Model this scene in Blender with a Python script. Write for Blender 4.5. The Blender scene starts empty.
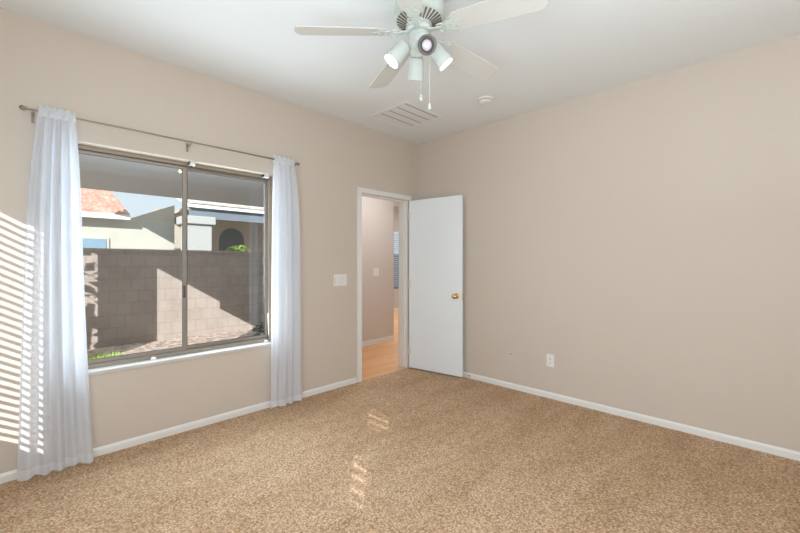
import bpy, bmesh, math, random
from mathutils import Vector, Matrix
random.seed(7)
S = bpy.context.scene
COL = S.collection
PI = math.pi
R = math.radians

# ------------------------------------------------------------------ camera, sky, sun, daylight, added fill lights, exposure
cam_d = bpy.data.cameras.new('camera'); cam = bpy.data.objects.new('camera', cam_d); COL.objects.link(cam)
S.camera = cam
cam.location = (-3.565, -3.2008, 1.271)
cam.rotation_euler = (R(90), 0, R(44.551 - 90))
cam_d.sensor_width = 36; cam_d.lens = 386 / 800 * 36; cam_d.shift_y = -(266.5 - 262.5) / 800
cam_d.clip_start = .02; cam_d.clip_end = 200

w = bpy.data.worlds.new('sky'); S.world = w; w.use_nodes = True
bgn = w.node_tree.nodes['Background']; bgn.inputs[0].default_value = (.80, .92, 1.0, 1); bgn.inputs[1].default_value = .98

SUN_DIR = Vector((.95, 1.0, -.589)).normalized()
sd = bpy.data.lights.new('sun', 'SUN'); sun = bpy.data.objects.new('sun', sd); COL.objects.link(sun)
sd.energy = 7.6; sd.angle = R(.3); sd.color = (1, .975, .94)
sun.rotation_euler = SUN_DIR.to_track_quat('-Z', 'Y').to_euler(); sun.location = (-8, -8, 8)

def area(name, loc, direction, sx, sy, power, color):
    l = bpy.data.lights.new(name, 'AREA'); l.shape = 'RECTANGLE'; l.size = sx; l.size_y = sy
    l.energy = power; l.color = color
    o = bpy.data.objects.new(name, l); COL.objects.link(o); o.location = loc
    o.rotation_euler = Vector(direction).to_track_quat('-Z', 'Z').to_euler()
    return o
area('daylight_view_window', (-2.61, .165, 1.31), (0, -1, .10), 1.40, 1.40, 37, (.80, .91, 1.0))
area('added_side_fill', (-4.03, -2.4, 1.40), (1, .2, .15), 1.5, 1.5, 56, (.76, .885, 1.0))  # added fill light; the side wall is solid at this spot
area('added_rear_fill', (-3.3, -4.37, 1.40), (.25, 1, .15), 1.2, 1.5, 42, (.80, .91, 1.0))  # added fill light in front of the solid rear wall
area('added_uplight', (-2.5, -3.5, 1.5), (0, 0, 1), 1.8, 1.2, 22, (.84, .93, 1.0))  # added behind the camera to brighten the ceiling, no lamp stands there
area('added_hall_light', (.10, .50, 2.6), (.1, .1, -1), .6, .4, 14, (.96, .96, 1.0))  # added area light to brighten the hall, no fixture modelled
area('far_room_area_light', (2.6, 2.4, 2.6), (0, .1, -1), 1.4, 1.4, 60, (.85, .93, 1.0))  # area light under the far room's ceiling, facing down

S.view_settings.view_transform = 'Standard'; S.view_settings.look = 'None'
S.view_settings.gamma = 1; S.view_settings.use_curve_mapping = False
S.view_settings.exposure = 0.10
S.cycles.use_denoising = True
S.cycles.max_bounces = 10; S.cycles.diffuse_bounces = 7; S.cycles.transparent_max_bounces = 16

# ------------------------------------------------------------------ materials
def lin(c): return tuple((x / 255 / 12.92 if x / 255 <= .04045 else ((x / 255 + .055) / 1.055) ** 2.4) for x in c)

class NT:
    def __init__(s, name):
        s.m = bpy.data.materials.new(name); s.m.use_nodes = True; s.t = s.m.node_tree
        s.p = s.t.nodes['Principled BSDF']; s.out = s.t.nodes['Material Output']
    def n(s, typ, **k):
        nd = s.t.nodes.new(typ)
        for a, b in k.items():
            if a.startswith('i_'):
                key = a[2:].replace('_', ' ')
                nd.inputs[int(key) if key.isdigit() else key].default_value = b
            else: setattr(nd, a, b)
        return nd
    def l(s, a, b): s.t.links.new(a, b)
    def coords(s, scale=(1, 1, 1)):
        tc = s.n('ShaderNodeNewGeometry'); mp = s.n('ShaderNodeMapping'); mp.inputs['Scale'].default_value = scale
        s.l(tc.outputs['Position'], mp.inputs['Vector']); return mp.outputs[0]
    def noise(s, vec, scale, detail=2, rough=.5):
        n = s.n('ShaderNodeTexNoise'); n.inputs['Scale'].default_value = scale
        n.inputs['Detail'].default_value = detail; n.inputs['Roughness'].default_value = rough
        s.l(vec, n.inputs['Vector']); return n.outputs['Fac']
    def ramp(s, fac, stops):
        r = s.n('ShaderNodeValToRGB'); e = r.color_ramp.elements
        while len(e) < len(stops): e.new(.5)
        for el, (p, c) in zip(e, stops): el.position = p; el.color = (*c, 1)
        s.l(fac, r.inputs[0]); return r.outputs[0]
    def bump(s, h, strength, dist):
        b = s.n('ShaderNodeBump'); b.inputs['Strength'].default_value = strength; b.inputs['Distance'].default_value = dist
        s.l(h, b.inputs['Height']); s.l(b.outputs[0], s.p.inputs['Normal']); return b

def mat(name, rgb, rough=.5, metal=0, bump=None, var=None, srgb=True, spec=.5, emis=None):
    a = NT(name); c = lin(rgb) if srgb else rgb
    a.p.inputs['Base Color'].default_value = (*c, 1); a.p.inputs['Roughness'].default_value = rough
    a.p.inputs['Metallic'].default_value = metal; a.p.inputs['Specular IOR Level'].default_value = spec
    v = None
    if var or bump: v = a.coords()
    if var:
        sc, amt = var
        f = a.noise(v, sc, 3, .6)
        lo = tuple(x * (1 - amt) for x in c); hi = tuple(min(1, x * (1 + amt)) for x in c)
        a.l(a.ramp(f, [(.3, lo), (.7, hi)]), a.p.inputs['Base Color'])
    if bump:
        sc, st, d = bump
        a.bump(a.noise(v, sc, 3, .55), st, d)
    if emis:
        a.p.inputs['Emission Color'].default_value = (*emis[0], 1); a.p.inputs['Emission Strength'].default_value = emis[1]
    return a.m

M = {}
M['wall'] = mat('beige_orange_peel_paint', (.62, .545, .47), .55, bump=(70, .22, .004), var=(1.2, .012), srgb=False, spec=.35)
M['ceiling'] = mat('white_ceiling_paint', (.775, .805, .81), .8, bump=(60, .2, .004), srgb=False, spec=.2)
M['trim'] = mat('white_gloss_trim_paint', (.80, .79, .76), .35, srgb=False)
M['sillpaint'] = mat('off_white_sill_paint', (.60, .575, .54), .45, srgb=False)
M['column'] = mat('pale_grey_stucco', (.42, .43, .42), .9, srgb=False)
M['surround'] = mat('pale_tan_stucco', (.60, .54, .46), .9, srgb=False)
M['door'] = mat('white_door_paint', (.84, .895, .93), .32, bump=(40, .05, .002), srgb=False)
M['vent'] = mat('white_vent_enamel', (.80, .815, .82), .5, srgb=False)
M['plate'] = mat('white_plastic', (.82, .80, .77), .35, srgb=False)
M['plate_painted'] = mat('beige_painted_plastic', (.62, .56, .49), .45, srgb=False)
M['slot'] = mat('dark_slot', (.06, .055, .05), .6, srgb=False)
M['slot_soft'] = mat('painted_recess_shade', (.20, .20, .20), .7, srgb=False)  # grey carries the shade inside the vent and switch gaps
M['ventslot'] = mat('tan_with_slot_shade', (.16, .125, .09), .6, srgb=False)  # tan darkened to hold the shade inside the fan's vent slots
M['fan'] = mat('white_fan_enamel', (.56, .60, .56), .3, srgb=False)
M['blade'] = mat('off_white_blade_laminate', (.60, .595, .56), .38, srgb=False)
M['brass'] = mat('polished_brass', (.78, .56, .26), .2, 1, srgb=False)
M['bronze'] = mat('dark_bronze_ring', (.06, .045, .04), .35, .3, srgb=False)
M['nickel'] = mat('brushed_dark_nickel', (.30, .27, .23), .32, .9, srgb=False)
M['alu'] = mat('pale_bronze_aluminium', (.36, .30, .235), .4, .35, srgb=False)
M['alu_light'] = mat('mill_aluminium', (.34, .31, .28), .35, .4, srgb=False)
M['gasket'] = mat('dark_rubber_gasket', (.10, .075, .055), .6, srgb=False)
M['soffit'] = mat('grey_stucco_soffit', (.46, .48, .49), .9, bump=(30, .3, .01), srgb=False)
M['stucco'] = mat('cream_stucco', (.50, .485, .43), .9, bump=(25, .4, .01), var=(1.5, .05), srgb=False)
M['stucco_tan'] = mat('tan_stucco', (.50, .44, .37), .9, bump=(25, .4, .01), var=(1.5, .05), srgb=False)
M['fascia'] = mat('slate_blue_painted_fascia', (.17, .20, .245), .7, srgb=False)
M['fascia_white'] = mat('white_painted_fascia', (.75, .74, .70), .7, srgb=False)
M['blueglass'] = mat('blue_reflective_window_film', (.22, .34, .44), .25, srgb=False)
M['leaf'] = mat('green_leaves', (.16, .30, .06), .6, var=(9, .4), srgb=False)
M['leaf_bright'] = mat('bright_yellow_green_leaves', (.34, .52, .10), .6, var=(9, .3), srgb=False)
M['leaf_dark'] = mat('dark_green_leaves', (.06, .10, .05), .6, var=(9, .4), srgb=False)
M['stem'] = mat('brown_bark', (.18, .12, .08), .9, srgb=False)
M['slat'] = mat('white_blind_slat', (.85, .85, .83), .45, srgb=False)
M['blue_slat'] = mat('blue_grey_blind_slat', (.45, .52, .60), .5, srgb=False)
M['hallwall'] = mat('hall_beige_paint', (.62, .575, .53), .55, bump=(70, .2, .003), srgb=False, spec=.3)
M['farwall'] = mat('far_room_beige_paint', (.60, .56, .52), .6, srgb=False, spec=.3)
M['bulb_lit'] = mat('warm_lit_bulb', (1, .9, .75), .3, srgb=False, emis=((1, .80, .52), 42))
M['bulb_off'] = mat('frosted_bulb_face', (.66, .58, .62), .25, srgb=False)
M['rubber'] = mat('white_rubber', (.8, .78, .74), .6, srgb=False)
M['shell'] = mat('exterior_stucco', (.50, .45, .38), .9, bump=(25, .4, .01), srgb=False)

def carpet():
    a = NT('beige_frieze_carpet'); v = a.coords()
    wn = a.n('ShaderNodeTexNoise'); wn.inputs['Scale'].default_value = 60; a.l(v, wn.inputs['Vector'])
    wv = a.n('ShaderNodeVectorMath', operation='SCALE'); a.l(wn.outputs['Color'], wv.inputs[0]); wv.inputs['Scale'].default_value = .022
    wa = a.n('ShaderNodeVectorMath', operation='ADD'); a.l(v, wa.inputs[0]); a.l(wv.outputs[0], wa.inputs[1])
    vo = a.n('ShaderNodeTexVoronoi', i_Scale=84.0); a.l(wa.outputs[0], vo.inputs['Vector'])
    n1 = a.noise(v, 88, 4, .8); n2 = a.noise(v, 9, 4, .6)
    st = a.coords((1.0, 1.0, 1)); st.node.inputs['Rotation'].default_value = (0, 0, R(40)); st.node.inputs['Scale'].default_value = (.55, 2.6, 1)
    n3 = a.noise(st, 1.7, 3, .55)
    base = a.ramp(n1, [(.30, (.11, .05, .018)), (.40, (.66, .40, .23)), (.49, (.98, .68, .45)), (.60, (1.0, .86, .66))])
    d = a.ramp(vo.outputs['Distance'], [(.05, (1.0, 1.0, 1.0)), (.72, (.34, .29, .25))])
    def mul(x, y, f):
        m_ = a.n('ShaderNodeMix', data_type='RGBA', blend_type='MULTIPLY'); m_.inputs[0].default_value = f
        a.l(x, m_.inputs[6]); a.l(y, m_.inputs[7]); return m_.outputs[2]
    c = mul(base, d, .75)
    c = mul(c, a.ramp(n3, [(.36, (.86, .81, .75)), (.60, (1.0, 1.0, 1.0))]), .8)
    c = mul(c, a.ramp(n2, [(.32, (.88, .865, .85)), (.66, (1.0, 1.0, 1.0))]), 1)
    a.l(c, a.p.inputs['Base Color'])
    ml = a.n('ShaderNodeMath', operation='MULTIPLY_ADD'); a.l(vo.outputs['Distance'], ml.inputs[0]); ml.inputs[1].default_value = -.9; a.l(n1, ml.inputs[2])
    a.bump(ml.outputs[0], .6, .010)
    a.p.inputs['Roughness'].default_value = 1; a.p.inputs['Specular IOR Level'].default_value = .1
    return a.m
M['carpet'] = carpet()

def woodfloor():
    a = NT('orange_oak_floor'); v = a.coords((1, 1, 1))
    br = a.n('ShaderNodeTexBrick'); a.l(v, br.inputs['Vector'])
    br.inputs['Color1'].default_value = (.72, .36, .14, 1); br.inputs['Color2'].default_value = (.80, .46, .22, 1)
    br.inputs['Mortar'].default_value = (.45, .22, .1, 1); br.inputs['Scale'].default_value = 1
    br.inputs['Brick Width'].default_value = .9; br.inputs['Row Height'].default_value = .09; br.inputs['Mortar Size'].default_value = .002
    a.l(br.outputs['Color'], a.p.inputs['Base Color']); a.p.inputs['Roughness'].default_value = .28
    return a.m
M['wood'] = woodfloor()

def blockwall():
    a = NT('pinkish_concrete_block'); g = a.n('ShaderNodeNewGeometry')
    sx = a.n('ShaderNodeSeparateXYZ'); a.l(g.outputs['Position'], sx.inputs[0])
    cb = a.n('ShaderNodeCombineXYZ'); a.l(sx.outputs[0], cb.inputs[0]); a.l(sx.outputs[2], cb.inputs[1])
    br = a.n('ShaderNodeTexBrick'); a.l(cb.outputs[0], br.inputs['Vector'])
    br.inputs['Color1'].default_value = (.40, .34, .305, 1); br.inputs['Color2'].default_value = (.375, .32, .285, 1)
    br.inputs['Mortar'].default_value = (.31, .265, .24, 1); br.inputs['Scale'].default_value = 1
    br.inputs['Brick Width'].default_value = .2; br.inputs['Row Height'].default_value = .2; br.inputs['Mortar Size'].default_value = .006
    n = a.noise(g.outputs['Position'], 3, 4, .6)
    mx = a.n('ShaderNodeMix', data_type='RGBA', blend_type='MULTIPLY'); mx.inputs[0].default_value = .6
    a.l(br.outputs['Color'], mx.inputs[6]); a.l(a.ramp(n, [(.3, (.8, .78, .78)), (.7, (1.1, 1.1, 1.08))]), mx.inputs[7])
    a.l(mx.outputs[2], a.p.inputs['Base Color']); a.p.inputs['Roughness'].default_value = .95
    a.bump(br.outputs['Fac'], -.4, .01)
    return a.m
M['block'] = blockwall()

def gravel():
    a = NT('pink_decomposed_gravel'); v = a.coords()
    vo = a.n('ShaderNodeTexVoronoi', i_Scale=16.0); a.l(v, vo.inputs['Vector'])
    c = a.ramp(vo.outputs['Color'], [(.1, (.30, .22, .19)), (.5, (.52, .40, .34)), (.9, (.72, .60, .52))])
    a.l(c, a.p.inputs['Base Color']); a.p.inputs['Roughness'].default_value = .95
    a.bump(vo.outputs['Distance'], -.9, .03)
    return a.m
M['gravel'] = gravel()

def tile():
    a = NT('terracotta_roof_tile'); v = a.coords()
    c = a.ramp(a.noise(v, 5, 3, .6), [(.3, (.42, .20, .15)), (.55, (.58, .33, .26)), (.75, (.70, .48, .40))])
    a.l(c, a.p.inputs['Base Color']); a.p.inputs['Roughness'].default_value = .85
    return a.m
M['tile'] = tile()
M['tile_grey'] = mat('pale_grey_roof_tile', (.55, .50, .46), .85, var=(6, .25), srgb=False)

def glass():
    a = NT('clear_window_glass'); a.t.nodes.remove(a.p)
    tr = a.n('ShaderNodeBsdfTransparent'); tr.inputs[0].default_value = (.93, .95, .95, 1)
    gl = a.n('ShaderNodeBsdfGlossy'); gl.inputs['Roughness'].default_value = .015
    fr = a.n('ShaderNodeFresnel'); fr.inputs[0].default_value = 1.5
    ge = a.n('ShaderNodeNewGeometry'); io = a.n('ShaderNodeMapRange'); io.inputs['To Min'].default_value = 1.45; io.inputs['To Max'].default_value = 1/1.45
    a.l(ge.outputs['Backfacing'], io.inputs['Value']); a.l(io.outputs[0], fr.inputs[0])   # a flat pane: no refraction, same reflectance on both faces
    mx = a.n('ShaderNodeMixShader')
    a.l(fr.outputs[0], mx.inputs[0]); a.l(tr.outputs[0], mx.inputs[1]); a.l(gl.outputs[0], mx.inputs[2])
    a.l(mx.outputs[0], a.out.inputs[0]); return a.m
M['glass'] = glass()

def sheer(name, col, transp):
    a = NT(name); a.t.nodes.remove(a.p)
    df = a.n('ShaderNodeBsdfDiffuse'); df.inputs[0].default_value = (*col, 1)
    tl = a.n('ShaderNodeBsdfTranslucent'); tl.inputs[0].default_value = (*col, 1)
    tr = a.n('ShaderNodeBsdfTransparent')
    m1 = a.n('ShaderNodeMixShader'); m1.inputs[0].default_value = .38
    m2 = a.n('ShaderNodeMixShader'); m2.inputs[0].default_value = transp
    a.l(df.outputs[0], m1.inputs[1]); a.l(tl.outputs[0], m1.inputs[2])
    a.l(m1.outputs[0], m2.inputs[1]); a.l(tr.outputs[0], m2.inputs[2]); a.l(m2.outputs[0], a.out.inputs[0])
    v = a.coords(); b = a.n('ShaderNodeBump'); b.inputs['Strength'].default_value = .15; b.inputs['Distance'].default_value = .003
    a.l(a.noise(v, 60, 3), b.inputs['Height']); a.l(b.outputs[0], df.inputs['Normal'])
    return a.m
M['sheer'] = sheer('white_sheer_voile', (.77, .79, .835), .10)
M['hem'] = sheer('white_sheer_voile_hem', (.80, .82, .86), .0)

# ------------------------------------------------------------------ geometry helpers
class MB:
    def __init__(s): s.b = bmesh.new()
    def box(s, x0, x1, y0, y1, z0, z1, mtx=None):
        x0, x1 = sorted((x0, x1)); y0, y1 = sorted((y0, y1)); z0, z1 = sorted((z0, z1))
        vs = [s.b.verts.new(p) for p in ((x0,y0,z0),(x1,y0,z0),(x1,y1,z0),(x0,y1,z0),(x0,y0,z1),(x1,y0,z1),(x1,y1,z1),(x0,y1,z1))]
        if mtx is not None:
            for v in vs: v.co = mtx @ v.co
        for f in ((3,2,1,0),(4,5,6,7),(0,1,5,4),(1,2,6,5),(2,3,7,6),(3,0,4,7)): s.b.faces.new([vs[i] for i in f])
        return s
    def lathe(s, prof, origin=(0,0,0), axis=(0,0,1), n=32, cap0=True, cap1=True):
        q = Vector(axis).to_track_quat('Z', 'Y'); o = Vector(origin); rings = []
        for r, h in prof:
            rings.append([s.b.verts.new(o + q @ Vector((max(r,1e-5)*math.cos(2*PI*i/n), max(r,1e-5)*math.sin(2*PI*i/n), h))) for i in range(n)])
        for a, b in zip(rings, rings[1:]):
            for i in range(n): s.b.faces.new((a[i], a[(i+1)%n], b[(i+1)%n], b[i]))
        if cap0: s.b.faces.new(rings[0][::-1])
        if cap1: s.b.faces.new(rings[-1])
        return s
    def tube(s, pts, r, n=10):
        pts = [Vector(p) for p in pts]; rings = []
        for i, p in enumerate(pts):
            d = (pts[min(i+1,len(pts)-1)] - pts[max(i-1,0)]).normalized()
            q = d.to_track_quat('Z', 'Y'); rr = r[i] if isinstance(r, (list, tuple)) else r
            rings.append([s.b.verts.new(p + q @ Vector((rr*math.cos(2*PI*k/n), rr*math.sin(2*PI*k/n), 0))) for k in range(n)])
        for a, b in zip(rings, rings[1:]):
            for k in range(n): s.b.faces.new((a[k], a[(k+1)%n], b[(k+1)%n], b[k]))
        s.b.faces.new(rings[0][::-1]); s.b.faces.new(rings[-1]); return s
    def prism(s, poly, vec, mtx=None):
        vec = Vector(vec)
        a = [s.b.verts.new(Vector(p)) for p in poly]; b = [s.b.verts.new(Vector(p) + vec) for p in poly]
        if mtx is not None:
            for v in a + b: v.co = mtx @ v.co
        n = len(a)
        s.b.faces.new(a[::-1]); s.b.faces.new(b)
        for i in range(n): s.b.faces.new((a[i], a[(i+1)%n], b[(i+1)%n], b[i]))
        return s
    def sphere(s, c, r, sc=(1,1,1), seg=16):
        bmesh.ops.create_uvsphere(s.b, u_segments=seg, v_segments=max(6, seg//2), radius=r, matrix=Matrix.Translation(c) @ Matrix.Diagonal((*sc,1)))
        return s
    def build(s, name, m, parent=None, smooth=False, bevel=0, fixn=True):
        if fixn: bmesh.ops.recalc_face_normals(s.b, faces=s.b.faces)
        me = bpy.data.meshes.new(name); s.b.to_mesh(me); s.b.free()
        if m: me.materials.append(m)
        if smooth:
            for p in me.polygons: p.use_smooth = True
        o = bpy.data.objects.new(name, me); COL.objects.link(o)
        if parent: 
            o.parent = parent
            o.matrix_parent_inverse = Matrix.Translation(-parent_loc(parent))
        if bevel:
            b = o.modifiers.new('bevel', 'BEVEL'); b.width = bevel; b.segments = 2; b.limit_method = 'ANGLE'
        if smooth == 'auto':
            e = o.modifiers.new('edges', 'EDGE_SPLIT'); e.split_angle = R(35)
        return o

def parent_loc(p): return Vector(p.location) if p.parent is None else Vector((0, 0, 0))
def tag(o, label=None, cat=None, group=None, kind=None):
    if label: o['label'] = label
    if cat: o['category'] = cat
    if group: o['group'] = group
    if kind: o['kind'] = kind
    return o
def empty(name, loc, label, cat, group=None, kind=None):
    o = bpy.data.objects.new(name, None); COL.objects.link(o); o.location = loc; o.empty_display_size = .1
    return tag(o, label, cat, group, kind)
def struct(o, label=None): o['kind'] = 'structure'; 
def st(mb, name, m, label=None, cat=None, **k):
    o = mb.build(name, m, **k); o['kind'] = 'structure'
    if label: o['label'] = label
    if cat: o['category'] = cat
    return o

H = 2.74; XW = -4.05; YR = -4.4
WX0, WX1, WZ0, WZ1 = -3.34, -1.885, .55, 2.05       # view window opening
DX0, DX1, DZ = -.905, -.185, 2.015                   # doorway
# ------------------------------------------------------------------ room shell
st(MB().box(XW-.12, 0, YR-.1, .0, -.1, 0), 'floor', M['carpet'], 'beige frieze carpet covering the bedroom floor', 'floor')
st(MB().box(XW-.12, 0.12, YR-.1, .12, H, H+.1), 'ceiling', M['ceiling'], 'plain off-white ceiling above the bedroom', 'ceiling')
m = MB()
m.box(XW-.12, WX0, 0, .14, -.1, H).box(WX0, WX1, 0, .14, -.1, WZ0).box(WX0, WX1, 0, .14, WZ1, H)
m.box(WX1, DX0-.02, 0, .14, -.1, H).box(DX0-.02, DX1+.02, 0, .14, DZ+.02, H).box(DX1+.02, .12, 0, .14, -.1, H)
bmesh.ops.remove_doubles(m.b, verts=m.b.verts, dist=1e-5)
st(m, 'wall_left', M['wall'], 'beige wall holding the window and the doorway', 'wall')
st(MB().box(0, .12, YR-.1, 0, -.1, H), 'wall_right', M['wall'], 'long plain beige wall behind the open door', 'wall')
# side wall, out of frame, with two window openings
m = MB(); SW = (-.89, -.16, .53, 1.93)
m.box(XW-.12, XW, SW[1], 0, -.1, H).box(XW-.12, XW, SW[0], SW[1], -.1, SW[2]).box(XW-.12, XW, SW[0], SW[1], SW[3], H)
S2 = (-3.96, -3.38, 1.05, 1.80)
m.box(XW-.12, XW, S2[1], SW[0], -.1, H).box(XW-.12, XW, S2[0], S2[1], -.1, S2[2]).box(XW-.12, XW, S2[0], S2[1], S2[3], H)
m.box(XW-.12, XW, YR-.1, S2[0], -.1, H)
st(m, 'wall_side', M['wall'], 'beige side wall just outside the frame', 'wall')
m = MB()
m.box(XW, 0, YR-.1, YR, -.1, H)
st(m, 'wall_rear', M['wall'], 'beige wall behind the camera', 'wall')

# baseboards
def baseboard(name, p0, p1, inward, label):
    p0 = Vector((*p0, 0)); p1 = Vector((*p1, 0)); n = Vector((*inward, 0))
    prof = [(0, 0), (.012, 0), (.012, .040), (.009, .048), (.004, .054), (0, .055)]
    poly = [p0 + n*a + Vector((0, 0, b)) for a, b in prof]
    return st(MB().prism(poly, p1 - p0), name, M['trim'], label, 'baseboard')
baseboard('baseboard_left', (XW, 0), (DX0-.07, 0), (0, -1), 'white baseboard along the window wall')
baseboard('baseboard_right', (0, YR), (0, 0), (-1, 0), 'white baseboard along the long right wall')

# doorway: jamb and casing
m = MB()
m.box(DX0-.02, DX0, -.002, .142, 0, DZ+.02).box(DX1, DX1+.02, -.002, .142, 0, DZ+.02).box(DX0, DX1, -.002, .142, DZ, DZ+.02)
m.box(DX0, DX0+.012, .045, .075, 0, DZ).box(DX1-.012, DX1, .045, .075, 0, DZ).box(DX0+.012, DX1-.012, .045, .075, DZ-.012, DZ)
st(m, 'trim_1', M['trim'], 'white door jamb lining the doorway', 'door jamb')
cw = .058
def casing(y0, y1, y2):
    m = MB()
    for a, b in ((0, y1), (.02, y2)):
        m.box(DX0-cw+a*.6, DX0-.006, y0, b, 0, DZ+cw-.02*(a>0)).box(DX1+.006, DX1+cw-a*.6, y0, b, 0, DZ+cw-.02*(a>0)).box(DX0-.006, DX1+.006, y0, b, DZ+.006, DZ+cw-.02*(a>0))
    return m
st(casing(0, -.012, -.017), 'trim_2', M['trim'], 'white casing around the bedroom doorway', 'door casing')
st(casing(.14, .152, .157), 'trim_3', M['trim'], 'white casing on the hall side of the doorway', 'door casing')
st(MB().box(DX0, DX1, 0, .14, -.1, -.001), 'floor_threshold', M['wood'], 'wooden threshold strip in the doorway', 'threshold')

# ------------------------------------------------------------------ the open door
hinge = Vector((DX1 + .002, -.024, 0)); free = Vector((-.075, -.722, 0))
dv = (free - hinge); L = .702; ang = math.atan2(dv.y, dv.x)
DM = Matrix.Translation(hinge) @ Matrix.Rotation(ang, 4, 'Z')
# local: x along leaf, y thickness (visible face is toward -y local side)
door = st(MB().box(0, L, 0, .035, .014, 2.012, mtx=DM), 'door_1', M['door'], 'white flat slab door standing open against the right wall', 'door', bevel=.0015)
for side, yy in ((-1, 0), (1, .035)):
    o = DM @ Vector((L-.065, yy, .90)); ax = (DM.to_3x3() @ Vector((0, side, 0)))
    k = MB().lathe([(.031, 0), (.031, .004), (.026, .010), (.012, .014), (.011, .034), (.017, .040), (.026, .047), (.029, .057), (.027, .066), (.018, .071), (.008, .072)], o, ax, 28)
    kb = k.build('door_knob', M['brass'], door, smooth=True); kb['label'] = 'round brass door knob'
m = MB().box(L-.001, L+.0015, .006, .029, .87, .93, mtx=DM).box(L, L+.008, .013, .022, .892, .908, mtx=DM)
m.build('latch_plate', M['brass'], door)
for z in (.22, 1.02, 1.82):
    hb = MB().lathe([(.006, -.045), (.006, .045)], DM @ Vector((-.006, .0, z)), (0, 0, 1), 12).box(0, .03, -.001, .0008, z-.044, z+.044, mtx=DM)
    hb.build('hinge', M['trim'], door)
# spring door stop on right baseboard
ds = empty('door_stop', (0, -.775, .03), 'small brass spring door stop on baseboard behind the open door', 'door stop')
pts = [Vector((-.012 - .045*t/80, -.775 + .006*math.cos(t*.9), .032 + .006*math.sin(t*.9))) for t in range(81)]
MB().tube(pts, .0014, 6).build('spring', M['brass'], ds, smooth=True)
MB().lathe([(.011, 0), (.011, .004), (.006, .007)], (-.012, -.775, .032), (-1, 0, 0), 16).build('base', M['brass'], ds)
MB().lathe([(.007, 0), (.0085, .003), (.0085, .010), (.005, .013)], (-.056, -.775, .032), (-1, 0, 0), 16).build('rubber_tip', M['rubber'], ds)

# ------------------------------------------------------------------ view window
def ring(m, x0, x1, z0, z1, wd, y0, y1):
    m.box(x0, x0+wd, y0, y1, z0, z1).box(x1-wd, x1, y0, y1, z0, z1).box(x0+wd, x1-wd, y0, y1, z0, z0+wd).box(x0+wd, x1-wd, y0, y1, z1-wd, z1)
    return m
win = st(ring(MB(), WX0, WX1, WZ0+.012, WZ1, .028, .085, .14), 'window_1', M['alu'], 'wide two-pane sliding window with pale bronze aluminium frame', 'window')
wc = -2.612
def sash(x0, x1, y0, y1, name):
    s_ = ring(MB(), x0, x1, WZ0+.042, WZ1-.03, .026, y0, y1).build(name, M['alu_light'], win, bevel=.001)
    MB().box(x0+.024, x1-.024, (y0+y1)/2-.002, (y0+y1)/2+.002, WZ0+.066, WZ1-.054).build('pane', M['glass'], s_)
    g = ring(MB(), x0+.026, x1-.026, WZ0+.068, WZ1-.056, .004, y0-.001, y0+.004); g.build('gasket', M['gasket'], s_)
    return s_
s1 = sash(WX0+.026, wc+.022, .092, .110, 'sash')
s2 = sash(wc+.006, WX1-.026, .115, .133, 'sash')
MB().box(WX0+.028, WX1-.028, .0835, .088, WZ1-.036, WZ1-.028).build('head_track', M['gasket'], win)
MB().box(WX0+.028, WX1-.028, .082, .090, WZ0+.012, WZ0+.030).build('sill_track', M['alu_light'], win)
MB().box(wc-.004, wc+.012, .083, .093, 1.00, 1.09).box(wc, wc+.006, .074, .084, 1.02, 1.07).build('latch', M['gasket'], win)
# sill board
sb = MB().box(WX0-.0, WX1+.0, -.012, .084, WZ0-.016, WZ0+.010)
sbo = sb.build('sill', M['sillpaint'], win, bevel=.004)
# blind mounting clips (blind removed)
for i, (x, z, lab) in enumerate(((-2.565, WZ1-.012, 'small white blind bracket at the window head beside the centre stile'), (-1.965, WZ1-.012, 'small white blind bracket at the window head by the right curtain'),
                  (-2.82, WZ0+.022, 'small white blind clip on the sill under the left pane'), (-1.955, WZ0+.022, 'small white blind clip on the sill by the right curtain'))):
    e = 'blind_bracket'
    b = MB().box(x-.018, x+.018, .03, .07, z-.012, z+.012).box(x-.018, x-.014, .02, .07, z-.02, z+.012).box(x+.014, x+.018, .02, .07, z-.02, z+.012) if i < 2 else MB().sphere((x, .055, z), .014, (1.3, .9, .8)).box(x-.02, x+.02, .045, .065, WZ0+.010, WZ0+.016)
    tag(b.build(e, M['plate']), lab, 'bracket', 'blind brackets left in the window recess')

# side window with blind (out of frame)
sw = st(MB().box(XW-.09, XW-.05, SW[0], SW[0]+.03, SW[2], SW[3]).box(XW-.09, XW-.05, SW[1]-.03, SW[1], SW[2], SW[3]).box(XW-.09, XW-.05, SW[0], SW[1], SW[2], SW[2]+.03).box(XW-.09, XW-.05, SW[0], SW[1], SW[3]-.03, SW[3]), 'window_2', M['alu'], 'narrow side window outside the frame that lets in striped sunlight', 'window')
MB().box(XW-.072, XW-.068, SW[0]+.028, SW[1]-.028, SW[2]+.028, SW[3]-.028).build('pane', M['glass'], sw)
bl = empty('window_blind', (XW-.02, (SW[0]+SW[1])/2, SW[3]), 'white slatted blind in the side window outside the frame', 'blind')
MB().box(XW-.045, XW+.005, SW[0]+.01, SW[1]-.01, SW[3]-.04, SW[3]).build('headrail', M['slat'], bl)
m = MB(); z = SW[3]-.065
while z > SW[2]+.02:
    mt = Matrix.Translation((XW-.02, 0, z)) @ Matrix.Rotation(R(12), 4, 'Y')
    m.box(-.025, .025, SW[0]+.012, SW[1]-.012, -.0012, .0012, mtx=mt); z -= .046
m.build('slats', M['slat'], bl)

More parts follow.
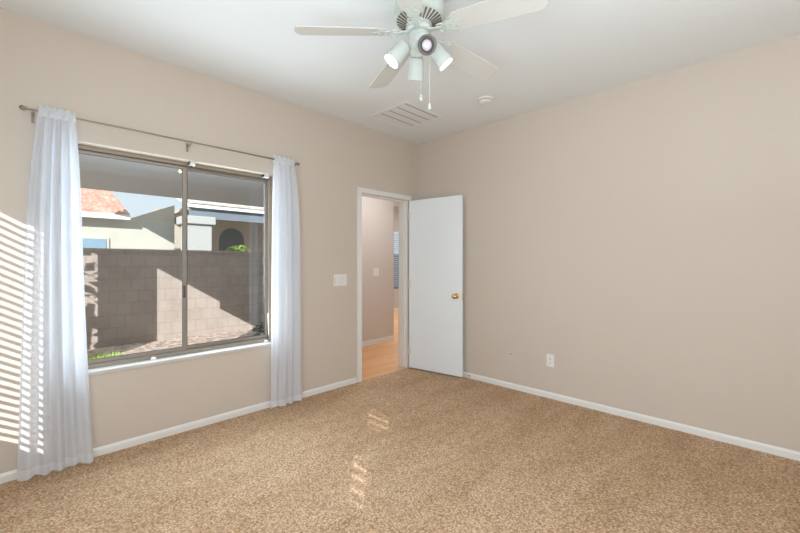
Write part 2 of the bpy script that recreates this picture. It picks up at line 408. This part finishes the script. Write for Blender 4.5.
sw2 = st(MB().box(XW-.09, XW-.05, S2[0], S2[0]+.02, S2[2], S2[3]).box(XW-.09, XW-.05, S2[1]-.02, S2[1], S2[2], S2[3]).box(XW-.09, XW-.05, S2[0], S2[1], S2[2], S2[2]+.02).box(XW-.09, XW-.05, S2[0], S2[1], S2[3]-.02, S2[3]), 'window_4', M['alu'], 'small unseen side window added to let sun patches onto the carpet', 'window')  # added opening so sun reaches the carpet in two small patches
MB().box(XW-.072, XW-.068, S2[0]+.018, S2[1]-.018, S2[2]+.018, S2[3]-.018).build('pane', M['glass'], sw2)
bl2 = empty('window_blind', (XW-.02, -3.58, S2[3]), 'unseen white blind with gaps placed to shape the carpet sun patches', 'blind')
MB().box(XW-.045, XW+.005, S2[0]+.004, S2[1]-.004, S2[3]-.03, S2[3]).build('headrail', M['slat'], bl2)
m = MB(); z = S2[3]-.045
while z > S2[2]-.01:
    segs = [(S2[0]+.004, S2[1]-.004)]
    if 1.54 < z < 1.66: segs = [(S2[0]+.004, -3.75), (-3.50, S2[1]-.004)]
    if 1.13 < z < 1.33: segs = [(S2[0]+.004, -3.56), (-3.42, S2[1]-.004)]
    for a_, b_ in segs:
        m.box(-.025, .025, a_, b_, -.001, .001, mtx=Matrix.Translation((XW-.02, 0, z)) @ Matrix.Rotation(R(-62), 4, 'Y'))
    if len(segs) > 1:
        m.box(-.025, .025, segs[0][1], segs[1][0], -.001, .001, mtx=Matrix.Translation((XW-.02, 0, z)) @ Matrix.Rotation(R(0), 4, 'Y'))
    z -= .052
m.build('slats', M['slat'], bl2)

# ------------------------------------------------------------------ curtain rod
RY, RZ = -.09, 2.163; RX0, RX1 = -3.487, -1.738
rod = empty('curtain_rod', ((RX0+RX1)/2, 0, RZ), 'thin dark nickel curtain rod spanning above the window', 'curtain rod')
MB().lathe([(.0065, 0), (.0065, RX1-RX0)], (RX0, RY, RZ), (1, 0, 0), 14).build('rod', M['nickel'], rod, smooth='auto')
for x, s_ in ((RX0, -1), (RX1, 1)):
    MB().lathe([(.007, 0), (.011, .002), (.011, .010), (.013, .014), (.014, .022), (.010, .030), (.004, .034)], (x, RY, RZ), (s_, 0, 0), 18).build('finial', M['nickel'], rod, smooth=True)
for x in (-3.46, -2.612, -1.748):
    m = MB().box(x-.007, x+.007, -.004, 0, RZ-.055, RZ+.012).tube([(x, -.003, RZ-.02), (x, -.045, RZ-.02), (x, RY-.002, RZ-.012)], .0045, 8)
    m.tube([(x, RY-.011, RZ+.004), (x, RY-.010, RZ-.006), (x, RY, RZ-.0125), (x, RY+.010, RZ-.006), (x, RY+.011, RZ+.004)], .003, 8)
    m.build('bracket', M['nickel'], rod)

# ------------------------------------------------------------------ curtains
def curtain(top, bot, nf, label, seed, flare):
    sm = lambda t: t*t*(3-2*t)
    rnd = random.Random(seed); NU, NV = nf*18, 70
    ph = [rnd.uniform(-.6, .6) for _ in range(nf+2)]; am = [rnd.uniform(.65, 1.25) for _ in range(nf+2)]; am2 = [rnd.uniform(.3, 1.6) for _ in range(nf+2)]
    ztop, zbot = RZ+.036, .018
    def P(u, v):
        z = ztop + (zbot-ztop)*v
        e = min(1, v/.22) ** .7
        k = flare(v)
        x0 = top[0] + (bot[0]-top[0])*k; x1 = top[1] + (bot[1]-top[1])*(k if seed == 5 else .30*(1-math.exp(-v/.16)) + .70*v*v)
        f = u*nf; i = int(f); t = f - i
        a = am[i]*(1-t) + am[i+1]*t; b = am2[i]*(1-t) + am2[i+1]*t; p = ph[i]*(1-t) + ph[i+1]*t
        s_ = math.sin(2*PI*f + p*(.4+v)); s2 = math.sin(4*PI*f + 1.3 + p*2)
        s3 = math.sin(2*PI*f*.5 + seed)
        rodfit = math.exp(-((z-RZ)/.03)**2)
        amp = (.013*a*(1-e) + .032*(a*(1-v)+b*v*.8)*e)*(.75 if v > .9 else 1)
        y = RY - .002 + (s_*.75 + s2*.25)*amp + s3*.010*e
        y = y*(1-rodfit) + (RY - .016 - .007*s_)*rodfit if rodfit > .02 else y
        x = x0 + (x1-x0)*u + math.cos(2*PI*f+p)*.006*e*a
        if y > -.012: y = -.012
        zz = z + (.006*math.sin(2*PI*f*.7+seed) if v > .98 else 0) + (.006*math.sin(2*PI*f+1) if v < .01 else 0)
        return Vector((x, y, zz))
    root = empty('sheer_curtain', ((bot[0]+bot[1])/2, RY, 0), label, 'curtain', None)
    vh = .975; vt = .030
    def sheet(v0, v1, nv, off=0):
        m = MB(); g = [[m.b.verts.new(P(i/NU*.9999, v0+(v1-v0)*j/nv) + Vector((0, off, 0))) for i in range(NU+1)] for j in range(nv+1)]
        for j in range(nv):
            for i in range(NU): m.b.faces.new((g[j][i], g[j][i+1], g[j+1][i+1], g[j+1][i]))
        return m
    sheet(vt, vh, NV).build('voile_panel', M['sheer'], root, smooth=True, fixn=False)
    sheet(0, vt, 6).build('rod_pocket', M['hem'], root, smooth=True, fixn=False)
    bk = MB(); gg = [[bk.b.verts.new((P(i/NU*.9999, vt*j/6).x, RY + .011 + .003*math.sin(2*PI*nf*i/NU), P(i/NU*.9999, vt*j/6).z)) for i in range(NU+1)] for j in range(7)]
    for j in range(6):
        for i in range(NU): bk.b.faces.new((gg[j][i], gg[j][i+1], gg[j+1][i+1], gg[j+1][i]))
    bk.build('pocket_back', M['hem'], root, smooth=True, fixn=False)
    sheet(vh, 1, 4).build('hem', M['hem'], root, smooth=True, fixn=False)
    return root
curtain((-3.435, -3.275), (-3.535, -3.190), 5, 'white sheer curtain at the left end of the rod, streaked with sun stripes', 3, lambda v: .55*(1-math.exp(-v/.16)) + .45*v)
curtain((-1.955, -1.772), (-1.990, -1.690), 4, 'narrow white sheer curtain at the right side of the window nearer the door', 5, lambda v: .75*(1-math.exp(-v/.14)) + .25*v)

# ------------------------------------------------------------------ wall plates
def rocker_plate(cx, yf, cz, n, sgn, label, wd=None):
    """plate on a y = const wall, facing sgn*y"""
    wd = wd or (.046*n+.024)
    r = empty('light_switch', (cx, yf, cz), label, 'light switch')
    y = lambda d: yf + sgn*d
    MB().box(cx-wd/2, cx+wd/2, y(0), y(.006), cz-.058, cz+.058).build('plate', M['plate'], r, bevel=.002)
    for i in range(n):
        x = cx + (i-(n-1)/2)*.046
        MB().box(x-.0165, x+.0165, y(.0055), y(.0085), cz-.033, cz+.033).prism([(x-.0155, y(.008), cz-.031), (x-.0155, y(.0125), cz-.031), (x-.0155, y(.008), cz+.005)], (.031, 0, 0)).build('rocker', M['plate'], r)
        MB().box(x-.0185, x-.0168, y(.0055), y(.0064), cz-.035, cz+.035).box(x+.0168, x+.0185, y(.0055), y(.0064), cz-.035, cz+.035).build('gap', M['slot_soft'], r)
    return r
rocker_plate(-1.186, 0, 1.092, 3, -1, 'white three-gang rocker switch plate on the wall left of the doorway')

def duplex(cy, cz, label, kind):
    r = empty('wall_outlet', (0, cy, cz), label, 'outlet')
    pm = M['plate'] if kind == 'duplex' else M['plate_painted']
    MB().box(-.006, 0, cy-.036, cy+.036, cz-.058, cz+.058).build('plate', pm, r, bevel=.002)
    if kind == 'duplex':
        for dz in (-.020, .020):
            f = MB().lathe([(.017, 0), (.017, .003)], (-.0055, cy, cz+dz), (-1, 0, 0), 20).build('receptacle', M['plate'], r)
            MB().box(-.0092, -.0086, cy-.008, cy-.0055, cz+dz-.003, cz+dz+.007).box(-.0092, -.0086, cy+.0055, cy+.008, cz+dz-.003, cz+dz+.007).lathe([(.003, 0), (.003, .0006)], (-.0086, cy, cz+dz-.009), (-1, 0, 0), 10).build('slots', M['slot'], f)
    else:
        MB().lathe([(.007, 0), (.007, .004), (.0045, .004), (.0045, .011)], (-.006, cy, cz+.004), (-1, 0, 0), 12).build('coax_jack', M['nickel'], r)
duplex(-1.669, .353, 'white duplex outlet plate low on the right wall', 'duplex')
duplex(-1.264, .347, 'faded beige cable jack plate low on right wall nearer the door', 'coax')

# ------------------------------------------------------------------ ceiling vent and smoke detector
vx0, vx1, vy0, vy1 = -1.030, -.485, -.780, -.272
vent = empty('ceiling_vent', ((vx0+vx1)/2, (vy0+vy1)/2, H), 'white square slatted air vent in the ceiling near the corner', 'vent')
m = MB(); fw = .034
m.box(vx0, vx1, vy0, vy0+fw, H-.007, H).box(vx0, vx1, vy1-fw, vy1, H-.007, H).box(vx0, vx0+fw, vy0+fw, vy1-fw, H-.007, H).box(vx1-fw, vx1, vy0+fw, vy1-fw, H-.007, H)
m.build('frame', M['vent'], vent, bevel=.002)
MB().box(vx0+fw, vx1-fw, vy0+fw, vy1-fw, H-.002, H-.0005).build('duct_shade_sheet', M['slot_soft'], vent)  # thin dark sheet painted as the shade inside the duct
nb = 4; bh = (vy1-vy0-2*fw)/nb
for i in range(nb):
    y0 = vy0+fw+i*bh
    m = MB()
    for j in range(5):
        ya = y0+.014+j*(bh-.014)/5; 
        m.box(vx0+fw, vx1-fw, ya, ya+(bh-.014)/5-.0022, H-.0075, H-.0045)
    m.box(vx0+fw, vx0+fw+.006, y0+.012, y0+bh, H-.008, H-.002).box(vx1-fw-.006, vx1-fw, y0+.012, y0+bh, H-.008, H-.002)
    m.build('louvre_panel', M['vent'], vent)
sm = empty('smoke_detector', (-.555, -1.315, H), 'round white smoke detector on the ceiling right of the fan', 'smoke detector')
MB().lathe([(.066, 0), (.066, .008), (.060, .012)], (-.555, -1.315, H), (0, 0, -1), 36).build('base', M['plate'], sm)
MB().lathe([(.050, .012), (.054, .014), (.054, .018)], (-.555, -1.315, H), (0, 0, -1), 36).build('vent_gap', M['slot'], sm)
MB().lathe([(.056, .018), (.056, .026), (.048, .034), (.030, .039), (.001, .040)], (-.555, -1.315, H), (0, 0, -1), 36).build('cap', M['plate'], sm, smooth='auto')

# ------------------------------------------------------------------ ceiling fan
FX, FY = -1.989, -1.795
fan = empty('ceiling_fan', (FX, FY, H), 'white five-blade ceiling fan with spotlight kit hanging from the ceiling', 'ceiling fan')
def fl(prof, name, m, parent=fan, n=40, smooth='auto'): return MB().lathe(prof, (FX, FY, 0), (0, 0, 1), n).build(name, m, parent, smooth=smooth)
fl([(.072, H), (.076, H-.02), (.062, H-.045), (.050, H-.052)], 'canopy', M['fan'])
mh = fl([(.052, H-.045), (.085, H-.052), (.118, H-.062), (.136, H-.078), (.142, H-.10), (.142, H-.125), (.134, H-.140), (.127, H-.146), (.060, H-.176), (.055, H-.180)], 'motor_housing', M['fan'])
# radial vent slots and ribs on the sloping underside
m = MB(); mr = MB(); NS = 30
for i in range(NS):
    a = 2*PI*i/NS
    mt = Matrix.Translation((FX, FY, 0)) @ Matrix.Rotation(a, 4, 'Z')
    p0, p1 = (.070, H-.1755), (.122, H-.1525)
    w0, w1 = .0030, .0055
    m.prism([(p0[0], -w0, p0[1]), (p1[0], -w1, p1[1]), (p1[0], w1, p1[1]), (p0[0], w0, p0[1])], (0, 0, .004), mtx=mt)
m.build('vent_slots', M['ventslot'], mh)
fl([(.066, H-.170), (.070, H-.176), (.066, H-.184), (.058, H-.186)], 'scroll_ring', M['fan'], mh)
fl([(.055, H-.178), (.072, H-.190), (.074, H-.205), (.066, H-.214), (.03, H-.216)], 'flywheel', M['fan'])
BZ = 2.527
def blade(k):
    a = R(68 + 72*k); droop = R(2.2); pitch = R(-15)
    mt = Matrix.Translation((FX, FY, BZ)) @ Matrix.Rotation(a, 4, 'Z') @ Matrix.Rotation(droop, 4, 'Y')
    mp = mt @ Matrix.Rotation(pitch, 4, 'X')
    out = []
    r0, r1 = .20, .668
    out.append((r0, -.050)); out.append((r0+.01, -.060)); 
    for t in range(0, 9):
        th = -PI/2 + t*PI/8 * 1
        # rounded rectangular tip
        out.append((r1-.045 + .045*max(0, math.cos(th))**.8, .074*math.sin(th) if abs(math.sin(th)) < .99 else .074*math.copysign(1, math.sin(th))))
    out.append((r0+.01, .060)); out.append((r0, .050)); out.append((r0-.022, .030)); out.append((r0-.028, 0)); out.append((r0-.022, -.030))
    b = MB().prism([(x, y, -.003) for x, y in out], (0, 0, .006), mtx=mp).build('blade', M['blade'], fan, bevel=.0015)
    # blade iron: arm plus scalloped shield plate
    ir = MB()
    ir.prism([(.060, -.014, -.002), (.115, -.010, -.012), (.160, -.012, -.010), (.160, .012, -.010), (.115, .010, -.012), (.060, .014, -.002)], (0, 0, .008), mtx=mt)
    sh = []
    for t in range(40):
        th = 2*PI*t/40; rr = .040 + .007*math.cos(5*th)
        sh.append((.200 + rr*1.15*math.cos(th), rr*math.sin(th), -.009))
    ir.prism(sh, (0, 0, .005), mtx=mp)
    for sx_, sy_ in ((.218, .018), (.218, -.018), (.182, 0)):
        ir.lathe([(.006, 0), (.006, .003), (.003, .005)], mp @ Vector((sx_, sy_, -.009)), mp.to_3x3() @ Vector((0, 0, -1)), 10)
    # scroll rings either side of the arm
    for sg in (-1, 1):
        pts = [mt @ Vector((.135 + .020*math.cos(t*2*PI/18), sg*.022 + .013*math.sin(t*2*PI/18), -.008)) for t in range(19)]
        ir.tube(pts, .004, 6)
    ir.build('blade_iron', M['fan'], b)
for k in range(5): blade(k)
# light kit
kit = fl([(.034, H-.212), (.050, H-.218), (.058, H-.232), (.058, H-.300), (.052, H-.318), (.036, H-.330), (.020, H-.336), (.001, H-.338)], 'switch_housing', M['fan'])
fl([(.0585, H-.240), (.0610, H-.243), (.0585, H-.246)], 'trim_band', M['fan'], kit)
def spot(ang, tilt, lit, r0=.058, z0=2.452):
    a = R(ang); t = R(tilt)
    dr = Vector((math.cos(a)*math.cos(t), math.sin(a)*math.cos(t), -math.sin(t)))
    rad = Vector((math.cos(a), math.sin(a), 0)); base = Vector((FX, FY, z0)) + rad*r0
    piv = base + rad*.022
    o = piv - dr*.030 + Vector((0, 0, -.004)) + rad*.012
    s_ = MB().lathe([(.010, .0), (.030, .004), (.038, .012), (.0405, .03), (.0425, .085), (.046, .092), (.0465, .122), (.0425, .124), (.0415, .105), (.039, .080), (.02, .07)], o, dr, 32).build('spot_shade', M['fan'], fan, smooth='auto')
    s_['label'] = 'white cylindrical spot shade with ' + ('glowing bulb' if lit else 'dark-ringed unlit bulb') if ang != 52 else 'white cylindrical spot shade pointing down at the back'
    MB().tube([base - rad*.01, piv, piv + dr*.012], .009, 10).sphere(piv, .013).build('swivel_arm', M['fan'], s_, smooth=True)
    fc = MB().lathe([(.039, .100), (.040, .112), (.036, .117), (.022, .121), (.001, .123)] if lit else [(.024, .092), (.026, .104), (.023, .110), (.012, .113), (.001, .114)], o, dr, 28).build('bulb', M['bulb_lit'] if lit else M['bulb_off'], s_, smooth=True)
    if not lit and ang != 52:
        MB().lathe([(.0415, .112), (.0435, .1245), (.0465, .1245), (.0475, .110), (.047, .104)], o, dr, 32, cap0=False, cap1=False).build('ring', M['bronze'], s_)
        MB().lathe([(.028, .086), (.041, .094)], o, dr, 32).build('reflector', M['bronze'], s_)
spot(-124, 24, False, z0=2.405)
spot(142, 50, True, z0=2.435)
spot(-38, 50, True, z0=2.440)
spot(52, 68, False, r0=.040, z0=2.405)
for (dx, dy, zb) in ((.020, .006, 2.155), (.048, -.032, 2.105)):
    x, y = FX+dx-.03*.71, FY+dy-.03*.7
    m = MB(); 
    m.lathe([(.0012, zb+.02), (.0012, H-.325)], (x, y, 0), (0, 0, 1), 6)
    z = zb+.03
    while z < H-.34: m.sphere((x, y, z), .0021, seg=6); z += .012
    ch = m.build('pull_chain', M['fan'], fan)
    MB().lathe([(.002, .030), (.004, .026), (.009, .012), (.0105, .004), (.008, -.004), (.001, -.008)], (x, y, zb), (0, 0, 1), 16).build('fob', M['fan'], ch, smooth=True)

# ------------------------------------------------------------------ hall and far room through the doorway
st(MB().box(-1.1, 3.7, .14, 1.45, -.1, -.002).box(.62, 3.7, 1.45, 4.4, -.1, -.002), 'floor_hall', M['wood'], 'orange wood floor of the hall beyond the doorway', 'floor')
st(MB().box(-1.1, 3.7, .14, 1.45, H, H+.1).box(.62, 3.7, 1.45, 4.4, H, H+.1), 'ceiling_hall', M['ceiling'], 'white ceiling over the hall', 'ceiling')
m = MB().box(-1.1, .60, 1.31, 1.45, -.1, H)
st(m, 'wall_hall', M['hallwall'], 'beige hall wall facing the doorway', 'wall')
m = MB().box(.60, .86, 1.325, 1.45, -.1, H).lathe([(.0625, -.1), (.0625, H)], (.86, 1.3875, 0), (0, 0, 1), 20)
st(m, 'wall_corner', M['hallwall'], 'rounded end of the hall wall', 'wall')
st(MB().box(-1.0, .61, 1.298, 1.31, -.002, .075).box(.61, .88, 1.311, 1.325, -.002, .075), 'baseboard_hall', M['trim'], 'white baseboard along the hall wall', 'baseboard')
st(MB().box(-1.1, -1.0, .14, 1.31, -.1, H), 'wall_hall_end', M['hallwall'], 'end wall of the hall', 'wall')
rocker_plate(.475, 1.31, 1.122, 2, -1, 'white switch plate on the hall wall seen through the doorway')
# far walls
st(MB().box(.12, 3.74, .0, .14, -.1, H), 'wall_hall_near', M['farwall'], 'wall on the near side of the hall', 'wall')
m = MB(); fx = 3.62
FA, FB = 3.30, 4.25
m.box(fx, fx+.12, .14, FA, -.1, H).box(fx, fx+.12, FB, 4.4, -.1, H).box(fx, fx+.12, FA, FB, -.1, .57).box(fx, fx+.12, FA, FB, 2.08, H)
st(m, 'wall_far', M['farwall'], 'far room wall with blinds on its window', 'wall')
st(MB().box(.62, 3.74, 4.4, 4.48, -.1, H), 'wall_far_end', M['farwall'], 'end wall of the far room', 'wall')
st(MB().box(.62, .74, 1.45, 4.4, -.1, H), 'wall_far_side', M['farwall'], 'side wall of the far room', 'wall')
st(MB().box(fx-.012, fx, .14, 4.4, -.002, .075), 'baseboard_far', M['trim'], 'white baseboard in the far room', 'baseboard')
w3 = st(MB().box(fx+.04, fx+.08, FA, FA+.03, .57, 2.08).box(fx+.04, fx+.08, FB-.03, FB, .57, 2.08).box(fx+.04, fx+.08, FA, FB, .57, .6).box(fx+.04, fx+.08, FA, FB, 2.05, 2.08), 'window_3', M['alu'], 'far room window seen through the doorway', 'window')
MB().box(fx+.058, fx+.062, FA+.03, FB-.03, .6, 2.05).build('pane', M['glass'], w3)
fb = empty('window_blind', (fx+.02, (FA+FB)/2, 2.08), 'blue-grey slatted blind on the far window seen through the doorway', 'blind')
MB().box(fx-.02, fx+.035, FA+.01, FB-.01, 2.03, 2.08).build('headrail', M['slat'], fb)
m = MB(); z = 2.0
while z > .6:
    mt = Matrix.Translation((fx+.01, 0, z)) @ Matrix.Rotation(R(-32), 4, 'Y')
    m.box(-.025, .025, FA+.02, FB-.02, -.001, .001, mtx=mt); z -= .05
m.build('slats', M['blue_slat'], fb)

# ------------------------------------------------------------------ outside
GZ = -.09
st(MB().box(-14, 14, .14, 30, GZ-.2, GZ-.012).box(-14, XW-.12, -8, .14, GZ-.2, GZ-.012), 'ground', M['gravel'], 'pinkish gravel ground of the side yard', 'ground')
# own house: roof with height and edge set to shade the fence, low soffit over the window
st(MB().box(-4.42, 6, -4.9, 1.80, H+.102, 3.30), 'roof', M['shell'], 'flat roof of the house itself', 'roof')
st(MB().box(-3.32, -1.11, .145, 1.80, 2.02, H+.10).box(-1.11, 0, 1.455, 1.80, 2.02, H+.10), 'roof_soffit', M['soffit'], 'deep grey soffit hanging outside above the window', 'soffit')
# block fence
fence = empty('block_fence', (-1, 4.6, GZ), 'long pinkish concrete block wall closing the side yard', 'fence')
MB().box(-9, 9, 4.6, 4.75, GZ-.05, 1.455).build('block_panel', M['block'], fence)
MB().box(-9, 9, 4.58, 4.77, 1.455, 1.50).build('cap', M['block'], fence)
MB().box(.20, .60, 4.50, 4.60, GZ-.05, 1.50).build('pilaster', M['block'], fence)
# unseen side yard pier, added to throw the tall stepped shadow on the fence (left of the view)
pier = empty('shadow_pier', (-3.66, 3.0, GZ), 'tall stepped block pier added out of view to shade the fence', 'pier')
MB().box(-3.98, -3.34, 2.9, 3.1, GZ, 2.35).build('pier_base', M['block'], pier)
MB().box(-4.10, -3.34, 2.9, 3.1, 2.35, 2.75).build('pier_top', M['block'], pier)

def foliage(name, root, center, rad, n, size, m, seed):
    rnd = random.Random(seed); b = MB()
    for _ in range(n):
        while True:
            q = Vector((rnd.uniform(-1,1), rnd.uniform(-1,1), rnd.uniform(-1,1)))
            if q.length < 1: break
        c = Vector(center) + Vector((q.x*rad[0], q.y*rad[1], q.z*rad[2]))
        rot = Matrix.Rotation(rnd.uniform(0, 2*PI), 4, 'Z') @ Matrix.Rotation(rnd.uniform(-1.1, 1.1), 4, 'X') @ Matrix.Rotation(rnd.uniform(-.6,.6), 4, 'Y')
        s_ = size*rnd.uniform(.6, 1.3); mt = Matrix.Translation(c) @ rot
        vs = [b.b.verts.new(mt @ Vector(p)) for p in ((-s_*.5,0,0), (0,-s_*.22,.02*s_), (s_*.5,0,-.1*s_), (0,s_*.22,.02*s_))]
        b.b.faces.new(vs)
    o = b.build(name, m, root, fixn=False); o['kind'] = 'stuff'
    return o
palm = empty('yard_tree', (-5.35, 1.9, GZ), 'leafy tree in the side yard left of the window view', 'tree')
MB().tube([(-5.35, 1.9, GZ), (-5.33, 1.92, 1.0), (-5.2, 1.9, 2.2)], [.08, .06, .04]).build('trunk', M['stem'], palm)
foliage('crown', palm, (-5.2, 1.9, 2.25), (.55, .45, .85), 110, .24, M['leaf'], 4)
sh = empty('shrub', (-.42, 3.3, GZ), 'small dark spiky shrub on gravel by the right edge of the window', 'shrub')
m = MB().tube([(-.36, 3.3, GZ), (-.36, 3.3, .1)], .02); m.build('stem', M['stem'], sh)
foliage('leaves', sh, (-.30, 3.35, .06), (.26, .3, .15), 220, .10, M['leaf_dark'], 9)
foliage('glint_leaves', sh, (-.40, 3.15, .03), (.1, .12, .08), 30, .09, M['fascia_white'], 19)  # white leaves stand in for a bright reflection on the shrub
gr = MB(); rnd = random.Random(3)
for _ in range(420):
    x = rnd.gauss(-2.72, .16); y = rnd.gauss(3.55, .16); h = rnd.uniform(.04, .10); a = rnd.uniform(0, PI)
    d_ = Vector((math.cos(a), math.sin(a), 0))*.007; b_ = Vector((x, y, GZ)); tp = b_ + Vector((rnd.uniform(-.03,.03), rnd.uniform(-.03,.03), h))
    gr.b.faces.new([gr.b.verts.new(b_-d_), gr.b.verts.new(b_+d_), gr.b.verts.new(tp)])
tag(gr.build('grass_tuft', M['leaf_bright'], fixn=False), 'bright green grass tuft on gravel below the left pane', 'grass', kind='stuff')

# neighbour house
nb_ = empty('neighbour_house', (0, 9, GZ), 'cream stucco neighbouring house with red tiled roof beyond the fence', 'house')
# left wing
MB().box(-9, -.45, 8.30, 8.5, GZ, 2.36).build('wing_wall', M['stucco'], nb_)
MB().prism([(-.45, 8.30, 2.36), (-.45, 8.30, 2.80), (-1.45, 8.30, 2.36)], (0, .2, 0)).build('gable_wall', M['stucco_tan'], nb_)
wf = MB().box(-9+.0, -1.86, 8.27, 8.30, 1.0, 1.86).build('window_trim', M['stucco'], nb_)
MB().box(-3.6, -1.92, 8.255, 8.275, 1.05, 1.83).build('window', M['blueglass'], wf)
def tiled(name, x0, x1, y0, z0, y1, z1, m, pitch, course, parent):
    b = MB(); nc = int((x1-x0)/pitch); L_ = math.hypot(y1-y0, z1-z0); nr = int(L_/course)
    for j in range(nr):
        t0, t1 = j/nr, (j+1.12)/nr
        pa = Vector((0, y0+(y1-y0)*t0, z0+(z1-z0)*t0+.035)); pb = Vector((0, y0+(y1-y0)*t1, z0+(z1-z0)*t1+.005))
        prev = None
        for i in range(nc*6+1):
            x = x0 + pitch*i/6; h = pitch*.30*abs(math.sin(PI*i/6))
            va = b.b.verts.new((x, pa.y, pa.z+h)); vb = b.b.verts.new((x, pb.y, pb.z+h)); vc = b.b.verts.new((x, pa.y, pa.z-.03))
            if prev: b.b.faces.new((prev[0], va, vb, prev[1])); b.b.faces.new((prev[2], vc, va, prev[0]))
            prev = (va, vb, vc)
    return b.build(name, m, parent, fixn=False)
tiled('red_tile_roof', -8.0, -1.50, 8.0, 2.42, 11.5, 3.64, M['tile'], .13, .22, nb_)
MB().prism([(-8, 8.0, 2.40), (-8, 11.5, 3.62), (-8, 11.5, 3.55), (-8, 8.0, 2.33)], (6.5, 0, 0)).build('roof_deck', M['fascia_white'], nb_)
MB().box(-8, -1.49, 7.97, 8.0, 2.30, 2.42).build('fascia', M['fascia_white'], nb_)
# right porch
MB().box(-.25, 9, 7.72, 7.80, 2.44, 2.74).build('porch_fascia', M['fascia'], nb_)
MB().box(-.25, 9, 7.80, 10.2, 2.66, 2.74).build('porch_ceiling', M['stucco_tan'], nb_)
tiled('grey_tile_roof', -.32, 9, 7.60, 2.80, 11, 3.9, M['tile_grey'], .13, .25, nb_)
MB().prism([(-.32, 7.60, 2.78), (-.32, 11, 3.88), (-.32, 11, 3.80), (-.32, 7.60, 2.70)], (9.3, 0, 0)).build('porch_roof_deck', M['fascia_white'], nb_)
MB().box(-.45, 9, 10.2, 10.4, GZ, 2.9).build('porch_wall', M['stucco_tan'], nb_)
a_ = []
for t in range(17):
    th = PI*t/16; a_.append((1.80+.42*math.cos(th), 10.13, 2.02+.42*math.sin(th)))
a_ = [(2.22, 10.13, 1.2)] + a_ + [(1.38, 10.13, 1.2)]
MB().box(1.15, 2.50, 10.14, 10.2, 1.0, 2.66).build('niche_surround', M['surround'], nb_)
MB().prism(a_, (0, .012, 0)).build('arched_niche', M['fascia'], nb_)
MB().box(2.55, 2.9, 8.0, 8.3, GZ, 2.66).build('porch_post', M['stucco_tan'], nb_)
colm = MB().box(-.50, .07, 7.1, 7.6, GZ, 2.22).build('column', M['column'], nb_)
MB().box(-.58, .15, 7.02, 7.68, 2.22, 2.42).build('capital', M['column'], colm, bevel=.02)
caster = empty('shade_caster', (-5.2, 5.53, GZ), 'unseen tan panel on a post, added to shade the neighbouring house wall', 'shade sail')  # unseen panel added to cast the diagonal shadow on the wing wall
MB().prism([(-4.15, 5.49, 3.86), (-3.78, 5.49, 3.80), (-2.86, 5.49, 3.26), (-2.86, 5.49, 4.5), (-4.15, 5.49, 4.5)], (0, .02, 0)).build('panel', M['stucco_tan'], caster)
MB().tube([(-5.2, 5.53, GZ), (-5.2, 5.53, 4.44)], .03).tube([(-5.2, 5.53, 4.44), (-3.0, 5.53, 4.44)], .022).build('post', M['nickel'], caster)
bs = empty('flowering_bush', (1.5, 8.8, GZ), 'yellow-green bush showing above the fence before the arched niche', 'bush')
MB().tube([(1.5, 8.8, GZ), (1.55, 8.8, 1.3)], .03).build('stem', M['stem'], bs)
foliage('leaves', bs, (1.45, 8.8, 1.45), (.45, .3, .38), 500, .12, M['leaf_bright'], 11)
